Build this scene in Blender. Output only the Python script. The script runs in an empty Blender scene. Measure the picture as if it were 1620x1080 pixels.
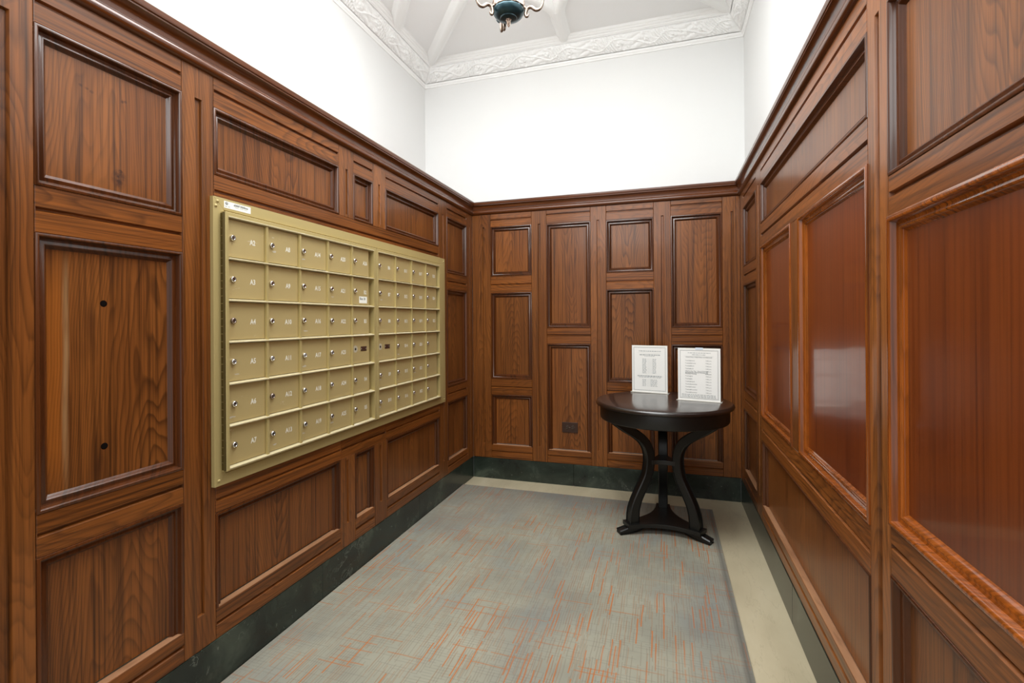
import bpy, bmesh, math, random
import numpy as np
from mathutils import Vector, Matrix
random.seed(7)
C = bpy.context.scene.collection
S = bpy.context.scene

# ------------------------------------------------------------------ camera
CAM_H = 1.2
F_PX, YAW, PITCH, ROLL, SHY = 770.02, 0.3042, 0.0008, -0.0063, -33.88
fw = Vector((-math.sin(YAW)*math.cos(PITCH), math.cos(YAW)*math.cos(PITCH), math.sin(PITCH)))
r0 = Vector((math.cos(YAW), math.sin(YAW), 0)); u0 = r0.cross(fw)
c_, s_ = math.cos(ROLL), math.sin(ROLL)
rt, up = c_*r0+s_*u0, -s_*r0+c_*u0
cam = bpy.data.cameras.new('camera'); co = bpy.data.objects.new('camera', cam); C.objects.link(co)
M = Matrix.Identity(4)
for i in range(3):
    M[i][0], M[i][1], M[i][2] = rt[i], up[i], -fw[i]
M[2][3] = CAM_H
co.matrix_world = M
cam.sensor_width = 36.0; cam.sensor_fit = 'HORIZONTAL'
cam.lens = F_PX/1620*36.0
cam.shift_y = SHY/1620
cam.clip_start = 0.02
S.camera = co

# ------------------------------------------------------------------ light and exposure
S.view_settings.view_transform = 'Standard'
S.view_settings.look = 'None'
S.view_settings.gamma = 1.0
S.view_settings.use_curve_mapping = False
S.view_settings.exposure = 0.65
w = bpy.data.worlds.new('lobby_ambience'); S.world = w; w.use_nodes = True
w.node_tree.nodes['Background'].inputs[0].default_value = (1.0, 1.0, .98, 1)
w.node_tree.nodes['Background'].inputs[1].default_value = 0.52

def area_light(name, loc, target, size, power, col=(.965, 1, 1), size_y=None):
    l = bpy.data.lights.new(name, 'AREA'); l.energy = power; l.color = col
    l.shape = 'RECTANGLE'; l.size = size; l.size_y = size_y or size
    o = bpy.data.objects.new(name, l); C.objects.link(o); o.location = loc
    o.rotation_euler = (Vector(target)-Vector(loc)).to_track_quat('-Z', 'Y').to_euler()
    return o
area_light('lobby_side_fill', (-.65, -1.3, 2.75), (-.65, 1.2, .6), 1.6, 19, size_y=.8)  # added area light on the unseen lobby side, brightens the back wall
area_light('overhead_fill', (-.66, 1.5, 3.12), (-.66, 1.75, 0), 1.7, 46, size_y=1.1)  # added fill above the view, stands for no known fixture

# ------------------------------------------------------------------ measured room
XL, XR, YB = -1.4148, 0.4736, 3.4919        # faces of the oak stiles
WL, WR, WB = -1.826, 0.509, 3.522           # plaster above the panelling
Y0 = -0.25                                  # open side towards the lobby
ZB, ZR, ZC, ZCEIL = 0.157, 2.014, 3.06, 3.218
CX, CY = -0.69, 2.21                        # centre of the ribbed ceiling

# ------------------------------------------------------------------ materials
def srgb(r, g, b):
    f = lambda c: c/12.92 if c <= .04045 else ((c+.055)/1.055)**2.4
    return (f(r/255), f(g/255), f(b/255), 1)

class NT:
    def __init__(s, name):
        s.m = bpy.data.materials.new(name); s.m.use_nodes = True
        s.t = s.m.node_tree; s.n = s.t.nodes; s.b = s.n['Principled BSDF']
    def node(s, typ, **kw):
        n = s.n.new(typ)
        for k, v in kw.items(): setattr(n, k, v)
        return n
    def link(s, a, b): s.t.links.new(a, b)
    def put(s, sock, v):
        if isinstance(v, bpy.types.NodeSocket): s.link(v, sock)
        else: sock.default_value = v
    def math(s, op, a, b=None, c=None, clamp=False):
        n = s.node('ShaderNodeMath', operation=op, use_clamp=clamp)
        for i, v in enumerate((a, b, c)):
            if v is not None: s.put(n.inputs[i], v)
        return n.outputs[0]
    def xyz(s, x, y, z):
        n = s.node('ShaderNodeCombineXYZ')
        for i, v in enumerate((x, y, z)): s.put(n.inputs[i], v)
        return n.outputs[0]
    def sep(s, v):
        n = s.node('ShaderNodeSeparateXYZ'); s.link(v, n.inputs[0]); return n.outputs
    def noise(s, vec, scale, detail=2, rough=.5, dist=0, out=0):
        n = s.node('ShaderNodeTexNoise'); s.link(vec, n.inputs['Vector'])
        n.inputs['Scale'].default_value = scale; n.inputs['Detail'].default_value = detail
        n.inputs['Roughness'].default_value = rough; n.inputs['Distortion'].default_value = dist
        return n.outputs[out]
    def ramp(s, fac, stops, interp='LINEAR'):
        n = s.node('ShaderNodeValToRGB'); s.put(n.inputs[0], fac); r = n.color_ramp; r.interpolation = interp
        while len(r.elements) < len(stops): r.elements.new(.5)
        for e, (p, c) in zip(r.elements, stops):
            e.position = p; e.color = c if len(c) == 4 else (*c, 1)
        return n.outputs[0]
    def mix(s, fac, a, b, mode='MIX'):
        n = s.node('ShaderNodeMix', data_type='RGBA', blend_type=mode)
        s.put(n.inputs[0], fac); s.put(n.inputs[6], a); s.put(n.inputs[7], b)
        return n.outputs[2]
    def bump(s, h, strength, dist):
        n = s.node('ShaderNodeBump'); s.link(h, n.inputs['Height'])
        n.inputs['Strength'].default_value = strength; n.inputs['Distance'].default_value = dist
        s.link(n.outputs[0], s.b.inputs['Normal'])
    def obj(s): return s.node('ShaderNodeTexCoord').outputs['Object']
    def rnd(s): return s.node('ShaderNodeObjectInfo').outputs['Random']
    def set(s, **kw):
        for k, v in kw.items(): s.put(s.b.inputs[k.replace('_', ' ')], v)
        return s.m

def simple(name, col, rough=.5, metal=0, **kw):
    n = NT(name); n.set(Base_Color=col, Roughness=rough, Metallic=metal, **kw); return n.m

def wood(name, horizontal, light, mid, dark, figure=1.0, rough=.32, coat=.15, coat_r=.12, pores=1.0, worn=False, spread=.22, arch=.9, spec=.30, blot=False):
    n = NT(name); p = n.obj(); x, y, z = n.sep(p); r = n.rnd()
    a = n.math('ADD', x, y)
    u, v = (z, a) if horizontal else (a, z)
    r2 = n.math('FRACT', n.math('MULTIPLY', r, 37.13)); r3 = n.math('FRACT', n.math('MULTIPLY', r, 91.7))
    uo = n.math('ADD', u, n.math('MULTIPLY', n.math('SUBTRACT', r, .5), spread))
    vo = n.math('ADD', v, n.math('MULTIPLY', r2, 9.0))
    # plain-sawn figure: nested arches a*u^2 + b*v, bent by stretched noise
    nz = n.noise(n.xyz(n.math('MULTIPLY', uo, 8.0), n.math('MULTIPLY', vo, 1.3), n.math('MULTIPLY', r3, 20)), 1.0, 2, .5)
    sgn = n.math('SUBTRACT', n.math('MULTIPLY', n.math('GREATER_THAN', r3, .5), 2.0), 1.0)
    t = n.math('MULTIPLY', n.math('POWER', n.math('ABSOLUTE', uo), 1.6), 24.0)
    t = n.math('ADD', t, n.math('MULTIPLY', n.math('MULTIPLY', vo, sgn), arch))
    t = n.math('ADD', t, n.math('MULTIPLY', nz, 1.5))
    ring = n.math('FRACT', n.math('MULTIPLY', t, 9.5))
    ring = n.math('POWER', ring, 2.6)
    fall = n.math('SMOOTH_MIN', n.math('MULTIPLY', n.math('SUBTRACT', 1.0, n.math('FRACT', n.math('MULTIPLY', t, 9.5))), 7.0), 1.0, .2)
    ring = n.math('MULTIPLY', ring, fall)
    amp = n.noise(n.xyz(n.math('MULTIPLY', uo, 6.0), n.math('MULTIPLY', vo, .8), r3), 1.0, 1)
    ring = n.math('MULTIPLY', ring, n.math('MULTIPLY', n.math('ADD', amp, -.1), 1.7*figure), clamp=True)
    fine = n.noise(n.xyz(n.math('MULTIPLY', uo, 420.0), n.math('MULTIPLY', vo, 7.0), r2), 1.0, 3, .6)
    strk = n.noise(n.xyz(n.math('MULTIPLY', uo, 120.0), n.math('MULTIPLY', vo, 1.5), r2), 1.0, 2, .5)
    big = n.noise(n.xyz(n.math('MULTIPLY', uo, 7.0), n.math('MULTIPLY', vo, 1.2), r), 1.0, 2)
    col = n.mix(n.math('MULTIPLY_ADD', n.math('SUBTRACT', big, .5), 1.6, .5, clamp=True), mid, light)
    col = n.mix(n.math('MULTIPLY', n.math('SUBTRACT', strk, .45), 2.6, clamp=True), col, dark)
    col = n.mix(n.math('MULTIPLY', ring, .85), col, dark)
    pore = n.math('MULTIPLY', n.math('SUBTRACT', fine, .54), 5.0*pores, clamp=True)
    col = n.mix(n.math('MULTIPLY', pore, .5), col, n.mix(.5, dark, (0.01, .005, .003, 1)))
    tint = n.math('MULTIPLY_ADD', n.math('SUBTRACT', r2, .5), .28, 1.0)
    hsv = n.node('ShaderNodeHueSaturation'); n.link(col, hsv.inputs['Color']); n.link(tint, hsv.inputs['Value'])
    col = hsv.outputs[0]
    if blot:      # a dark smudge low down and old nail marks above it
        gr = n.noise(n.xyz(n.math('MULTIPLY', a, 70.0), 0.0, n.math('MULTIPLY', z, 70.0)), 1.0, 3)
        for cy, cz, ry, rz, k in ((.020, -.120, .022, .030, .9), (.024, -.098, .007, .006, 1.3), (-.072, .098, .006, .005, .9), (-.058, .096, .006, .004, .9), (-.046, .092, .006, .005, .8), (.030, .098, .005, .006, .7), (.038, .100, .005, .005, .7)):
            q = n.math('ADD', n.math('POWER', n.math('DIVIDE', n.math('SUBTRACT', a, cy), ry), 2.0), n.math('POWER', n.math('DIVIDE', n.math('SUBTRACT', z, cz), rz), 2.0))
            q = n.math('MULTIPLY', n.math('SUBTRACT', 1.0, q, clamp=True), n.math('MULTIPLY_ADD', gr, 3.0, -.8, clamp=True))
            col = n.mix(n.math('MULTIPLY', q, k, clamp=True), col, srgb(44, 22, 16))
    if worn:      # vertical pale scar with an amber band beside it, left of centre of the panel
        wob = n.math('MULTIPLY', n.math('SUBTRACT', n.noise(n.xyz(0.0, 0.0, n.math('MULTIPLY', z, 3.0)), 1.0, 1), .5), .02)
        d = n.math('ADD', a, n.math('ADD', wob, .108))
        vert = n.math('MULTIPLY', n.math('MULTIPLY_ADD', n.math('ABSOLUTE', z), -8.0, 2.5, clamp=True), 1.0)
        amb = n.math('MULTIPLY', n.math('MULTIPLY', n.math('MULTIPLY', d, -60.0, clamp=True), vert), .6)
        col = n.mix(amb, col, n.mix(ring, srgb(168, 96, 34), srgb(112, 58, 18)))
        scar = n.math('MULTIPLY', n.math('MULTIPLY_ADD', n.math('ABSOLUTE', d), -130.0, 1.15, clamp=True), vert)
        scar = n.math('MULTIPLY', scar, n.noise(n.xyz(n.math('MULTIPLY', a, 60.0), 0.0, n.math('MULTIPLY', z, 6.0)), 1.0, 2))
        col = n.mix(n.math('MULTIPLY', scar, 1.1, clamp=True), col, srgb(176, 140, 98))
        blot = n.noise(n.xyz(n.math('MULTIPLY', a, 16.0), 3.0, n.math('MULTIPLY', z, 4.5)), 1.0, 2)
        near = n.math('MULTIPLY_ADD', n.math('ABSOLUTE', n.math('ADD', a, .03)), -14.0, 1.2, clamp=True)
        col = n.mix(n.math('MULTIPLY', n.math('MULTIPLY', n.math('SUBTRACT', blot, .5), 3.0, clamp=True), near), col, srgb(58, 30, 14))
    n.bump(n.math('SUBTRACT', n.math('MULTIPLY', fine, .4), n.math('MULTIPLY', pore, .6)), .12*pores+.02, .0006)
    n.set(Base_Color=col, Roughness=rough, Coat_Weight=coat, Coat_Roughness=coat_r, Specular_IOR_Level=spec)
    n.b.inputs['Coat IOR'].default_value = 1.5
    return n.m

OAK = dict(light=srgb(147, 88, 39), mid=srgb(113, 62, 24), dark=srgb(42, 20, 7))
M_STILE = wood('oak_upright_grain', False, **OAK, figure=.8)
M_RAIL = wood('oak_level_grain', True, srgb(149, 87, 36), srgb(114, 62, 22), srgb(42, 20, 7), figure=.9)
M_PANEL = wood('oak_panel', False, **OAK, figure=1.05, spread=.07, arch=1.1)
M_BLOT = wood('oak_panel_with_smudge', False, **OAK, figure=.8, spread=.07, arch=.8, blot=True)
M_WORN = wood('oak_panel_worn', False, **OAK, figure=1.1, worn=True)
RED = dict(light=srgb(122, 58, 21), mid=srgb(100, 42, 14), dark=srgb(74, 29, 10))
M_RED = wood('red_polished_panel', False, **RED, figure=.12, rough=.30, coat=.55, spec=.5, coat_r=.08, pores=.25)
M_REDMOULD = wood('red_polished_moulding', False, srgb(160, 86, 28), srgb(122, 58, 18), srgb(56, 25, 7), figure=.6, rough=.2, coat=.9, coat_r=.08, pores=.4)
M_MOULD = wood('oak_moulding', False, srgb(92, 48, 19), srgb(74, 37, 13), srgb(36, 17, 6), figure=.3, rough=.3, coat=.35, coat_r=.12, pores=.6)
M_SILL = wood('dusty_lit_ledge', True, srgb(176, 132, 98), srgb(158, 112, 80), srgb(120, 76, 48), figure=.2, rough=.45, coat=.1)  # dust-pale oak, with light caught from above put into the colour
M_CORN = wood('oak_cornice', True, srgb(112, 58, 21), srgb(88, 43, 14), srgb(44, 20, 6), figure=.3, rough=.28, coat=.5, coat_r=.1, pores=.6)

def plaster(name, c, bumpy=.02):
    n = NT(name); p = n.node('ShaderNodeNewGeometry').outputs['Position']
    a = n.noise(p, 1.3, 2); b = n.noise(p, 90, 3)
    col = n.mix(n.math('MULTIPLY', a, .5), srgb(*c), srgb(*[v-4 for v in c]))
    n.bump(b, bumpy, .002); return n.set(Base_Color=col, Roughness=.7)
M_WALL = plaster('white_wall_paint', (229, 229, 228))
M_CEIL = plaster('white_ceiling_paint', (246, 246, 246))
M_PLAST = plaster('white_plaster_moulding', (248, 248, 247), .03)

def m_marble_floor():
    n = NT('beige_marble'); p = n.node('ShaderNodeNewGeometry').outputs['Position']
    x, y, z = n.sep(p)
    a = n.noise(n.xyz(n.math('MULTIPLY', x, 5.0), n.math('MULTIPLY', y, 2.0), 0.0), 1.0, 4, .55, .4)
    col = n.ramp(a, [(.3, srgb(178, 166, 138)), (.55, srgb(193, 181, 152)), (.75, srgb(203, 192, 166))])
    w_ = n.noise(n.xyz(n.math('MULTIPLY', x, 9.0), n.math('MULTIPLY', y, 2.2), 4.0), 1.0, 5, .6)
    vein = n.math('MULTIPLY_ADD', n.math('ABSOLUTE', n.math('SUBTRACT', w_, .5)), -90.0, 1.0, clamp=True)
    col = n.mix(n.math('MULTIPLY', vein, .2), col, srgb(140, 128, 102))
    return n.set(Base_Color=col, Roughness=.38)
def m_marble_base():
    n = NT('dark_green_marble'); p = n.node('ShaderNodeNewGeometry').outputs['Position']
    a = n.noise(p, 5, 5, .6, .6)
    col = n.ramp(a, [(.35, srgb(26, 31, 26)), (.55, srgb(42, 51, 43)), (.75, srgb(74, 84, 72))])
    w_ = n.noise(p, 7, 5, .65, .5)
    vein = n.math('MULTIPLY_ADD', n.math('ABSOLUTE', n.math('SUBTRACT', w_, .56)), -60.0, 1.0, clamp=True)
    big = n.noise(p, 2.6, 2)
    col = n.mix(n.math('MULTIPLY', n.math('MULTIPLY', vein, n.math('MULTIPLY', n.math('SUBTRACT', big, .5), 4.0, clamp=True)), .7), col, srgb(132, 138, 126))
    sp = n.noise(p, 60, 2)
    col = n.mix(n.math('MULTIPLY', n.math('SUBTRACT', sp, .7), 6.0, clamp=True), col, srgb(110, 120, 108))
    return n.set(Base_Color=col, Roughness=.25)
M_MARBLE, M_BASE = m_marble_floor(), m_marble_base()

def m_carpet():
    n = NT('woven_grey_carpet'); p = n.node('ShaderNodeNewGeometry').outputs['Position']
    x, y, z = n.sep(p)
    def wn(a, b):
        k = n.node('ShaderNodeTexWhiteNoise', noise_dimensions='2D'); n.link(n.xyz(a, b, 0.0), k.inputs['Vector']); return k.outputs['Value']
    def dashes(a, b, wid, length, thr, line, seed):
        wob = n.math('MULTIPLY', n.noise(n.xyz(n.math('MULTIPLY', a, 3.0), n.math('MULTIPLY', b, 9.0), seed), 1.0, 1), .008)
        q = n.math('DIVIDE', n.math('ADD', a, wob), wid); ci = n.math('FLOOR', q)
        off = wn(ci, seed); bb = n.math('ADD', n.math('DIVIDE', b, length), n.math('MULTIPLY', off, 7.0))
        bi = n.math('FLOOR', bb); h = wn(ci, n.math('ADD', bi, seed+11.3))
        on = n.math('GREATER_THAN', h, thr)
        inside = n.math('LESS_THAN', n.math('ABSOLUTE', n.math('SUBTRACT', n.math('FRACT', q), .5)), line)
        cut = n.math('LESS_THAN', n.math('FRACT', bb), n.math('MULTIPLY_ADD', h, .5, .45))
        return n.math('MULTIPLY', n.math('MULTIPLY', on, inside), cut)
    base = n.noise(n.xyz(n.math('MULTIPLY', x, 2.2), n.math('MULTIPLY', y, 2.2), 0.0), 1.0, 4, .55)
    col = n.ramp(base, [(.3, srgb(131, 130, 118)), (.5, srgb(150, 148, 132)), (.7, srgb(160, 157, 140))])
    blue = n.noise(n.xyz(n.math('MULTIPLY', x, 3.4), n.math('MULTIPLY', y, 3.0), 7.0), 1.0, 2)
    col = n.mix(n.math('MULTIPLY', n.math('SUBTRACT', blue, .52), 3.0, clamp=True), col, srgb(128, 134, 131))
    # fine weave lines in both directions
    col = n.mix(n.math('MULTIPLY', dashes(x, y, .010, .16, .35, .17, 1.0), .34), col, srgb(118, 104, 88))
    col = n.mix(n.math('MULTIPLY', dashes(y, x, .013, .12, .45, .15, 2.0), .24), col, srgb(112, 108, 100))
    # rusty orange dashes, denser in drifting clouds
    cl = n.noise(n.xyz(n.math('MULTIPLY', x, 3.0), n.math('MULTIPLY', y, 1.6), 2.0), 1.0, 2)
    cl = n.math('MULTIPLY', n.math('SUBTRACT', cl, .24), 3.4, clamp=True)
    o1 = dashes(x, y, .014, .17, .80, .17, 3.0)
    o2 = dashes(y, x, .021, .15, .90, .13, 4.0)
    o3 = dashes(x, y, .0095, .17, .58, .17, 5.0)
    col = n.mix(n.math('MULTIPLY', n.math('MULTIPLY', o3, cl), .42), col, srgb(150, 104, 66))
    col = n.mix(n.math('MULTIPLY', n.math('MULTIPLY', o2, cl), .6), col, srgb(168, 106, 58))
    col = n.mix(n.math('MULTIPLY', n.math('MULTIPLY', o1, cl), .85), col, srgb(178, 104, 48))
    # trodden soiling; then darker along the right edge and towards the back
    soil = n.noise(n.xyz(n.math('MULTIPLY', x, 1.6), n.math('MULTIPLY', y, 1.3), 9.0), 1.0, 3)
    col = n.mix(n.math('MULTIPLY', n.math('SUBTRACT', soil, .48), 1.9, clamp=True), col, srgb(112, 108, 106))
    edge = n.math('MULTIPLY_ADD', n.math('ABSOLUTE', n.math('SUBTRACT', x, .262)), -45.0, .9, clamp=True)
    col = n.mix(n.math('MULTIPLY', edge, .7), col, srgb(78, 74, 70))
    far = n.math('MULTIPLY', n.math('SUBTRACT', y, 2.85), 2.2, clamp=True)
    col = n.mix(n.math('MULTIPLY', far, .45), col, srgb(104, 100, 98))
    n.bump(n.noise(p, 500, 2), .3, .002)
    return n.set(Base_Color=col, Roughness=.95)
M_CARPET = m_carpet()

def m_brass_paint(name, c, scratch=0.0, rough=.42):
    n = NT(name); p = n.node('ShaderNodeNewGeometry').outputs['Position']; x, y, z = n.sep(p)
    sp = n.noise(p, 900, 2)
    col = n.mix(n.math('MULTIPLY', sp, .25), srgb(*c), srgb(*[int(v*.86) for v in c]))
    if scratch:
        a = n.noise(n.xyz(n.math('MULTIPLY', x, 20.), n.math('MULTIPLY', y, 9.), n.math('MULTIPLY', z, 40.)), 1.0, 4, .7)
        col = n.mix(n.math('MULTIPLY', n.math('SUBTRACT', a, .62-.12*scratch), 9.0, clamp=True), col, srgb(232, 226, 206))
    n.bump(sp, .06, .0005)
    return n.set(Base_Color=col, Roughness=rough, Metallic=.25)
M_BRASS = m_brass_paint('gold_enamel', (190, 171, 116))
M_DOOR = m_brass_paint('gold_enamel_door', (194, 173, 120), -.5)
M_LIP = m_brass_paint('gold_enamel_worn_lit_edge', (218, 206, 168), .3)  # worn edge, paler still for the highlight painted along each lip
M_HINGE = simple('tarnished_hinge_brass', srgb(92, 78, 42), .4, .6)
M_CHROME = simple('lock_chrome', (.62, .60, .58, 1), .22, 1.0)
M_BRONZE = simple('dull_lock_bronze', (.30, .24, .21, 1), .35, 1.0)
M_BLACK = simple('black_void', (.004, .004, .004, 1), .6)
M_WHITEPAINT = simple('engraved_white_fill', srgb(232, 228, 212), .6)
M_SCUFF = simple('bare_scraped_metal', srgb(206, 198, 176), .45, .3)
M_STICK = simple('white_sticker', srgb(240, 240, 232), .45)
M_PAPER = simple('white_paper', srgb(243, 242, 238), .55, Coat_Weight=.4, Coat_Roughness=.1)
M_INK = simple('grey_print', srgb(92, 96, 98), .7)
M_FAINT = simple('faint_grey_print', srgb(168, 172, 172), .7)
M_ACRYL = simple('clear_acrylic_edge', srgb(236, 232, 220), .12, 0, Transmission_Weight=.35)
M_TAPE = simple('clear_tape', srgb(214, 226, 238), .1)
M_PLATE = simple('brown_outlet_plastic', srgb(56, 34, 24), .3)
M_SLOT = simple('outlet_contact_grey', srgb(92, 98, 88), .4, .4)
M_HOLE = simple('dark_hole', srgb(14, 7, 4), .9, Specular_IOR_Level=.1)

def m_table():
    n = NT('espresso_lacquer'); p = n.obj()
    x, y, z = n.sep(p)
    a = n.noise(n.xyz(n.math('MULTIPLY', x, 8.), n.math('MULTIPLY', y, 60.), n.math('MULTIPLY', z, 8.)), 1.0, 3)
    col = n.mix(a, srgb(20, 14, 12), srgb(40, 28, 23))
    n.bump(a, .04, .0008)
    return n.set(Base_Color=col, Roughness=.3, Coat_Weight=.7, Coat_Roughness=.14)
M_TABLE = m_table()
M_LEG = simple('black_lacquer_legs', srgb(17, 17, 15), .42, Coat_Weight=.12, Coat_Roughness=.2)
M_TEAL = simple('dark_teal_metal', srgb(34, 62, 70), .28, .55, Coat_Weight=.3, Coat_Roughness=.15)
def m_silver():
    n = NT('antique_silver'); p = n.obj()
    a = n.noise(p, 110, 3, .6)
    col = n.ramp(a, [(.35, srgb(70, 52, 42)), (.5, srgb(150, 128, 112)), (.7, srgb(204, 194, 186))])
    n.bump(a, .8, .004)
    return n.set(Base_Color=col, Roughness=.3, Metallic=.85)
M_SILVER = m_silver()
M_ARM = simple('polished_antique_silver', srgb(132, 116, 104), .24, .95)
nb = NT('lit_candle_bulb'); nb.set(Base_Color=(1, .95, .85, 1), Emission_Color=(1, .9, .75, 1), Emission_Strength=8.0); M_BULB = nb.m

# ------------------------------------------------------------------ mesh helpers
class MB:
    def __init__(s): s.v = []; s.f = []
    def add(s, verts, faces):
        o = len(s.v); s.v += [tuple(p) for p in verts]; s.f += [tuple(i+o for i in f) for f in faces]; return s
    def box(s, a, b):
        x0, y0, z0 = a; x1, y1, z1 = b
        return s.add([(x0, y0, z0), (x1, y0, z0), (x1, y1, z0), (x0, y1, z0), (x0, y0, z1), (x1, y0, z1), (x1, y1, z1), (x0, y1, z1)],
                     [(0, 3, 2, 1), (4, 5, 6, 7), (0, 1, 5, 4), (1, 2, 6, 5), (2, 3, 7, 6), (3, 0, 4, 7)])
    def grid(s, rows, closed_u=False, closed_v=False):
        n, m = len(rows), len(rows[0]); o = len(s.v)
        for r in rows: s.v += [tuple(p) for p in r]
        for i in range(n if closed_u else n-1):
            for j in range(m if closed_v else m-1):
                i2, j2 = (i+1) % n, (j+1) % m
                s.f.append((o+i*m+j, o+i2*m+j, o+i2*m+j2, o+i*m+j2))
        return s
    def lathe(s, prof, seg=32, c=(0, 0, 0)):
        rows = [[(c[0]+r*math.cos(2*math.pi*k/seg), c[1]+r*math.sin(2*math.pi*k/seg), c[2]+z) for k in range(seg)] for r, z in prof]
        s.grid(rows, closed_v=True)
        return s
    def tube(s, pts, rad, seg=10, cap=True):
        pts = [Vector(p) for p in pts]; n = len(pts)
        rr = rad if isinstance(rad, (list, tuple)) else [rad]*n
        t0 = (pts[1]-pts[0]).normalized()
        ref = Vector((0, 0, 1)) if abs(t0.z) < .9 else Vector((1, 0, 0))
        nrm = (ref-t0*ref.dot(t0)).normalized(); rows = []
        for i in range(n):
            t = (pts[min(i+1, n-1)]-pts[max(i-1, 0)]).normalized()
            nrm = (nrm-t*nrm.dot(t)).normalized(); bi = t.cross(nrm)
            rows.append([pts[i]+(nrm*math.cos(2*math.pi*k/seg)+bi*math.sin(2*math.pi*k/seg))*rr[i] for k in range(seg)])
        o = len(s.v); s.grid(rows, closed_v=True)
        if cap:
            s.f.append(tuple(o+k for k in range(seg))); s.f.append(tuple(o+(n-1)*seg+k for k in reversed(range(seg))))
        return s
    def build(s, name, mat, parent=None, smooth=False, bevel=0, origin=None, centre=False, weld=False):
        me = bpy.data.meshes.new(name)
        V = s.v
        if centre:
            lo = [min(p[i] for p in V) for i in range(3)]; hi = [max(p[i] for p in V) for i in range(3)]
            origin = [(a+b)/2 for a, b in zip(lo, hi)]
        if origin is not None: V = [tuple(p[i]-origin[i] for i in range(3)) for p in V]
        me.from_pydata(V, [], s.f); me.update()
        bm = bmesh.new(); bm.from_mesh(me)
        if weld: bmesh.ops.remove_doubles(bm, verts=bm.verts, dist=1e-5)
        bmesh.ops.recalc_face_normals(bm, faces=bm.faces)
        if bevel:
            ed = [e for e in bm.edges if len(e.link_faces) == 2 and e.calc_face_angle(0) > .5]
            bmesh.ops.bevel(bm, geom=ed, offset=bevel, segments=2, affect='EDGES', profile=.6)
        bm.to_mesh(me); bm.free()
        if smooth:
            for p in me.polygons: p.use_smooth = True
            try: me.set_sharp_from_angle(angle=math.radians(38))
            except Exception: pass
        if mat: me.materials.append(mat)
        o = bpy.data.objects.new(name, me); C.objects.link(o)
        loc = Vector(origin) if origin is not None else Vector((0, 0, 0))
        if parent is not None:
            o.parent = parent
            loc = loc - world_loc(parent)
        o.location = loc
        return o

def world_loc(o):
    l = Vector(o.location)
    while o.parent: o = o.parent; l = l + Vector(o.location)
    return l
def tag(o, label, cat, group=None):
    o['label'] = label; o['category'] = cat
    if group: o['group'] = group
    return o
def thing(name, label, cat, loc):
    o = bpy.data.objects.new(name, None); C.objects.link(o); o.location = loc
    return tag(o, label, cat)
def struct(o): o['kind'] = 'structure'; return o
def text_mesh(txt, size, align='LEFT', bold=0.0):
    cu = bpy.data.curves.new('t', 'FONT'); cu.body = txt; cu.size = size; cu.align_x = align; cu.align_y = 'CENTER'
    cu.resolution_u = 2; cu.offset = bold
    ob = bpy.data.objects.new('t', cu); C.objects.link(ob)
    bpy.context.view_layer.update()
    me = bpy.data.meshes.new_from_object(ob.evaluated_get(bpy.context.evaluated_depsgraph_get()))
    v = [tuple(x.co) for x in me.vertices]; f = [tuple(p.vertices) for p in me.polygons]
    bpy.data.objects.remove(ob); bpy.data.curves.remove(cu); bpy.data.meshes.remove(me)
    return v, f

# ------------------------------------------------------------------ room shell
def slab(name, a, b, mat): return struct(MB().box(a, b).build(name, mat))
floor = slab('floor', (WL-.1, Y0-1.6, -.08), (WR+.1, WB+.1, 0), M_MARBLE)
ceiling = slab('ceiling', (WL-.1, Y0, ZCEIL), (WR+.1, WB+.1, ZCEIL+.08), M_CEIL)
wall_left = slab('wall_left', (WL-.1, Y0, 0), (WL, WB+.1, ZCEIL), M_WALL)
wall_right = slab('wall_right', (WR, Y0, 0), (WR+.1, WB+.1, ZCEIL), M_WALL)
wall_back = slab('wall_back', (WL, WB, 0), (WR, WB+.1, ZCEIL), M_WALL)

# a wall's own frame: a runs along it, z up, h out of the stile face into the room
PT = {'left': lambda a, z, h: (XL+h, a, z), 'right': lambda a, z, h: (XR-h, a, z), 'back': lambda a, z, h: (a, YB-h, z)}
WALL = {'left': wall_left, 'right': wall_right, 'back': wall_back}

def board(side, name, a0, a1, z0, z1, mat, slot=None, h=0.0, thick=.024, depth=.009):
    """a stile or rail: flat face with an optional sunk flute, returned edges"""
    P = PT[side]; g = .0006; a0 += g; a1 -= g
    R = lambda a0, a1, z0, z1, h: [P(a0, z0, h), P(a1, z0, h), P(a1, z1, h), P(a0, z1, h)]
    mb = MB(); e = .0014
    rings = [R(a0, a1, z0, z1, h-thick), R(a0, a1, z0, z1, h-e), R(a0+e, a1-e, z0+e, z1-e, h)]
    if slot:
        s0, s1, t0, t1 = slot
        m = min(.003, (s1-s0)*.25, (t1-t0)*.25); mz = .0055 if (s1-s0) > (t1-t0) else m
        rings += [R(s0, s1, t0, t1, h), R(s0+.001, s1-.001, t0+.0012, t1-.001, h-.002), R(s0+m, s1-m, t0+mz, t1-m, h-depth)]
    v = [p for r in rings for p in r]; f = []
    for i in range(len(rings)-1):
        for k in range(4):
            f.append((4*i+k, 4*i+(k+1) % 4, 4*i+4+(k+1) % 4, 4*i+4+k))
    L = 4*(len(rings)-1); f.append((L, L+1, L+2, L+3))
    mb.add(v, f)
    return mb.build(name, mat, WALL[side], centre=True)

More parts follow.
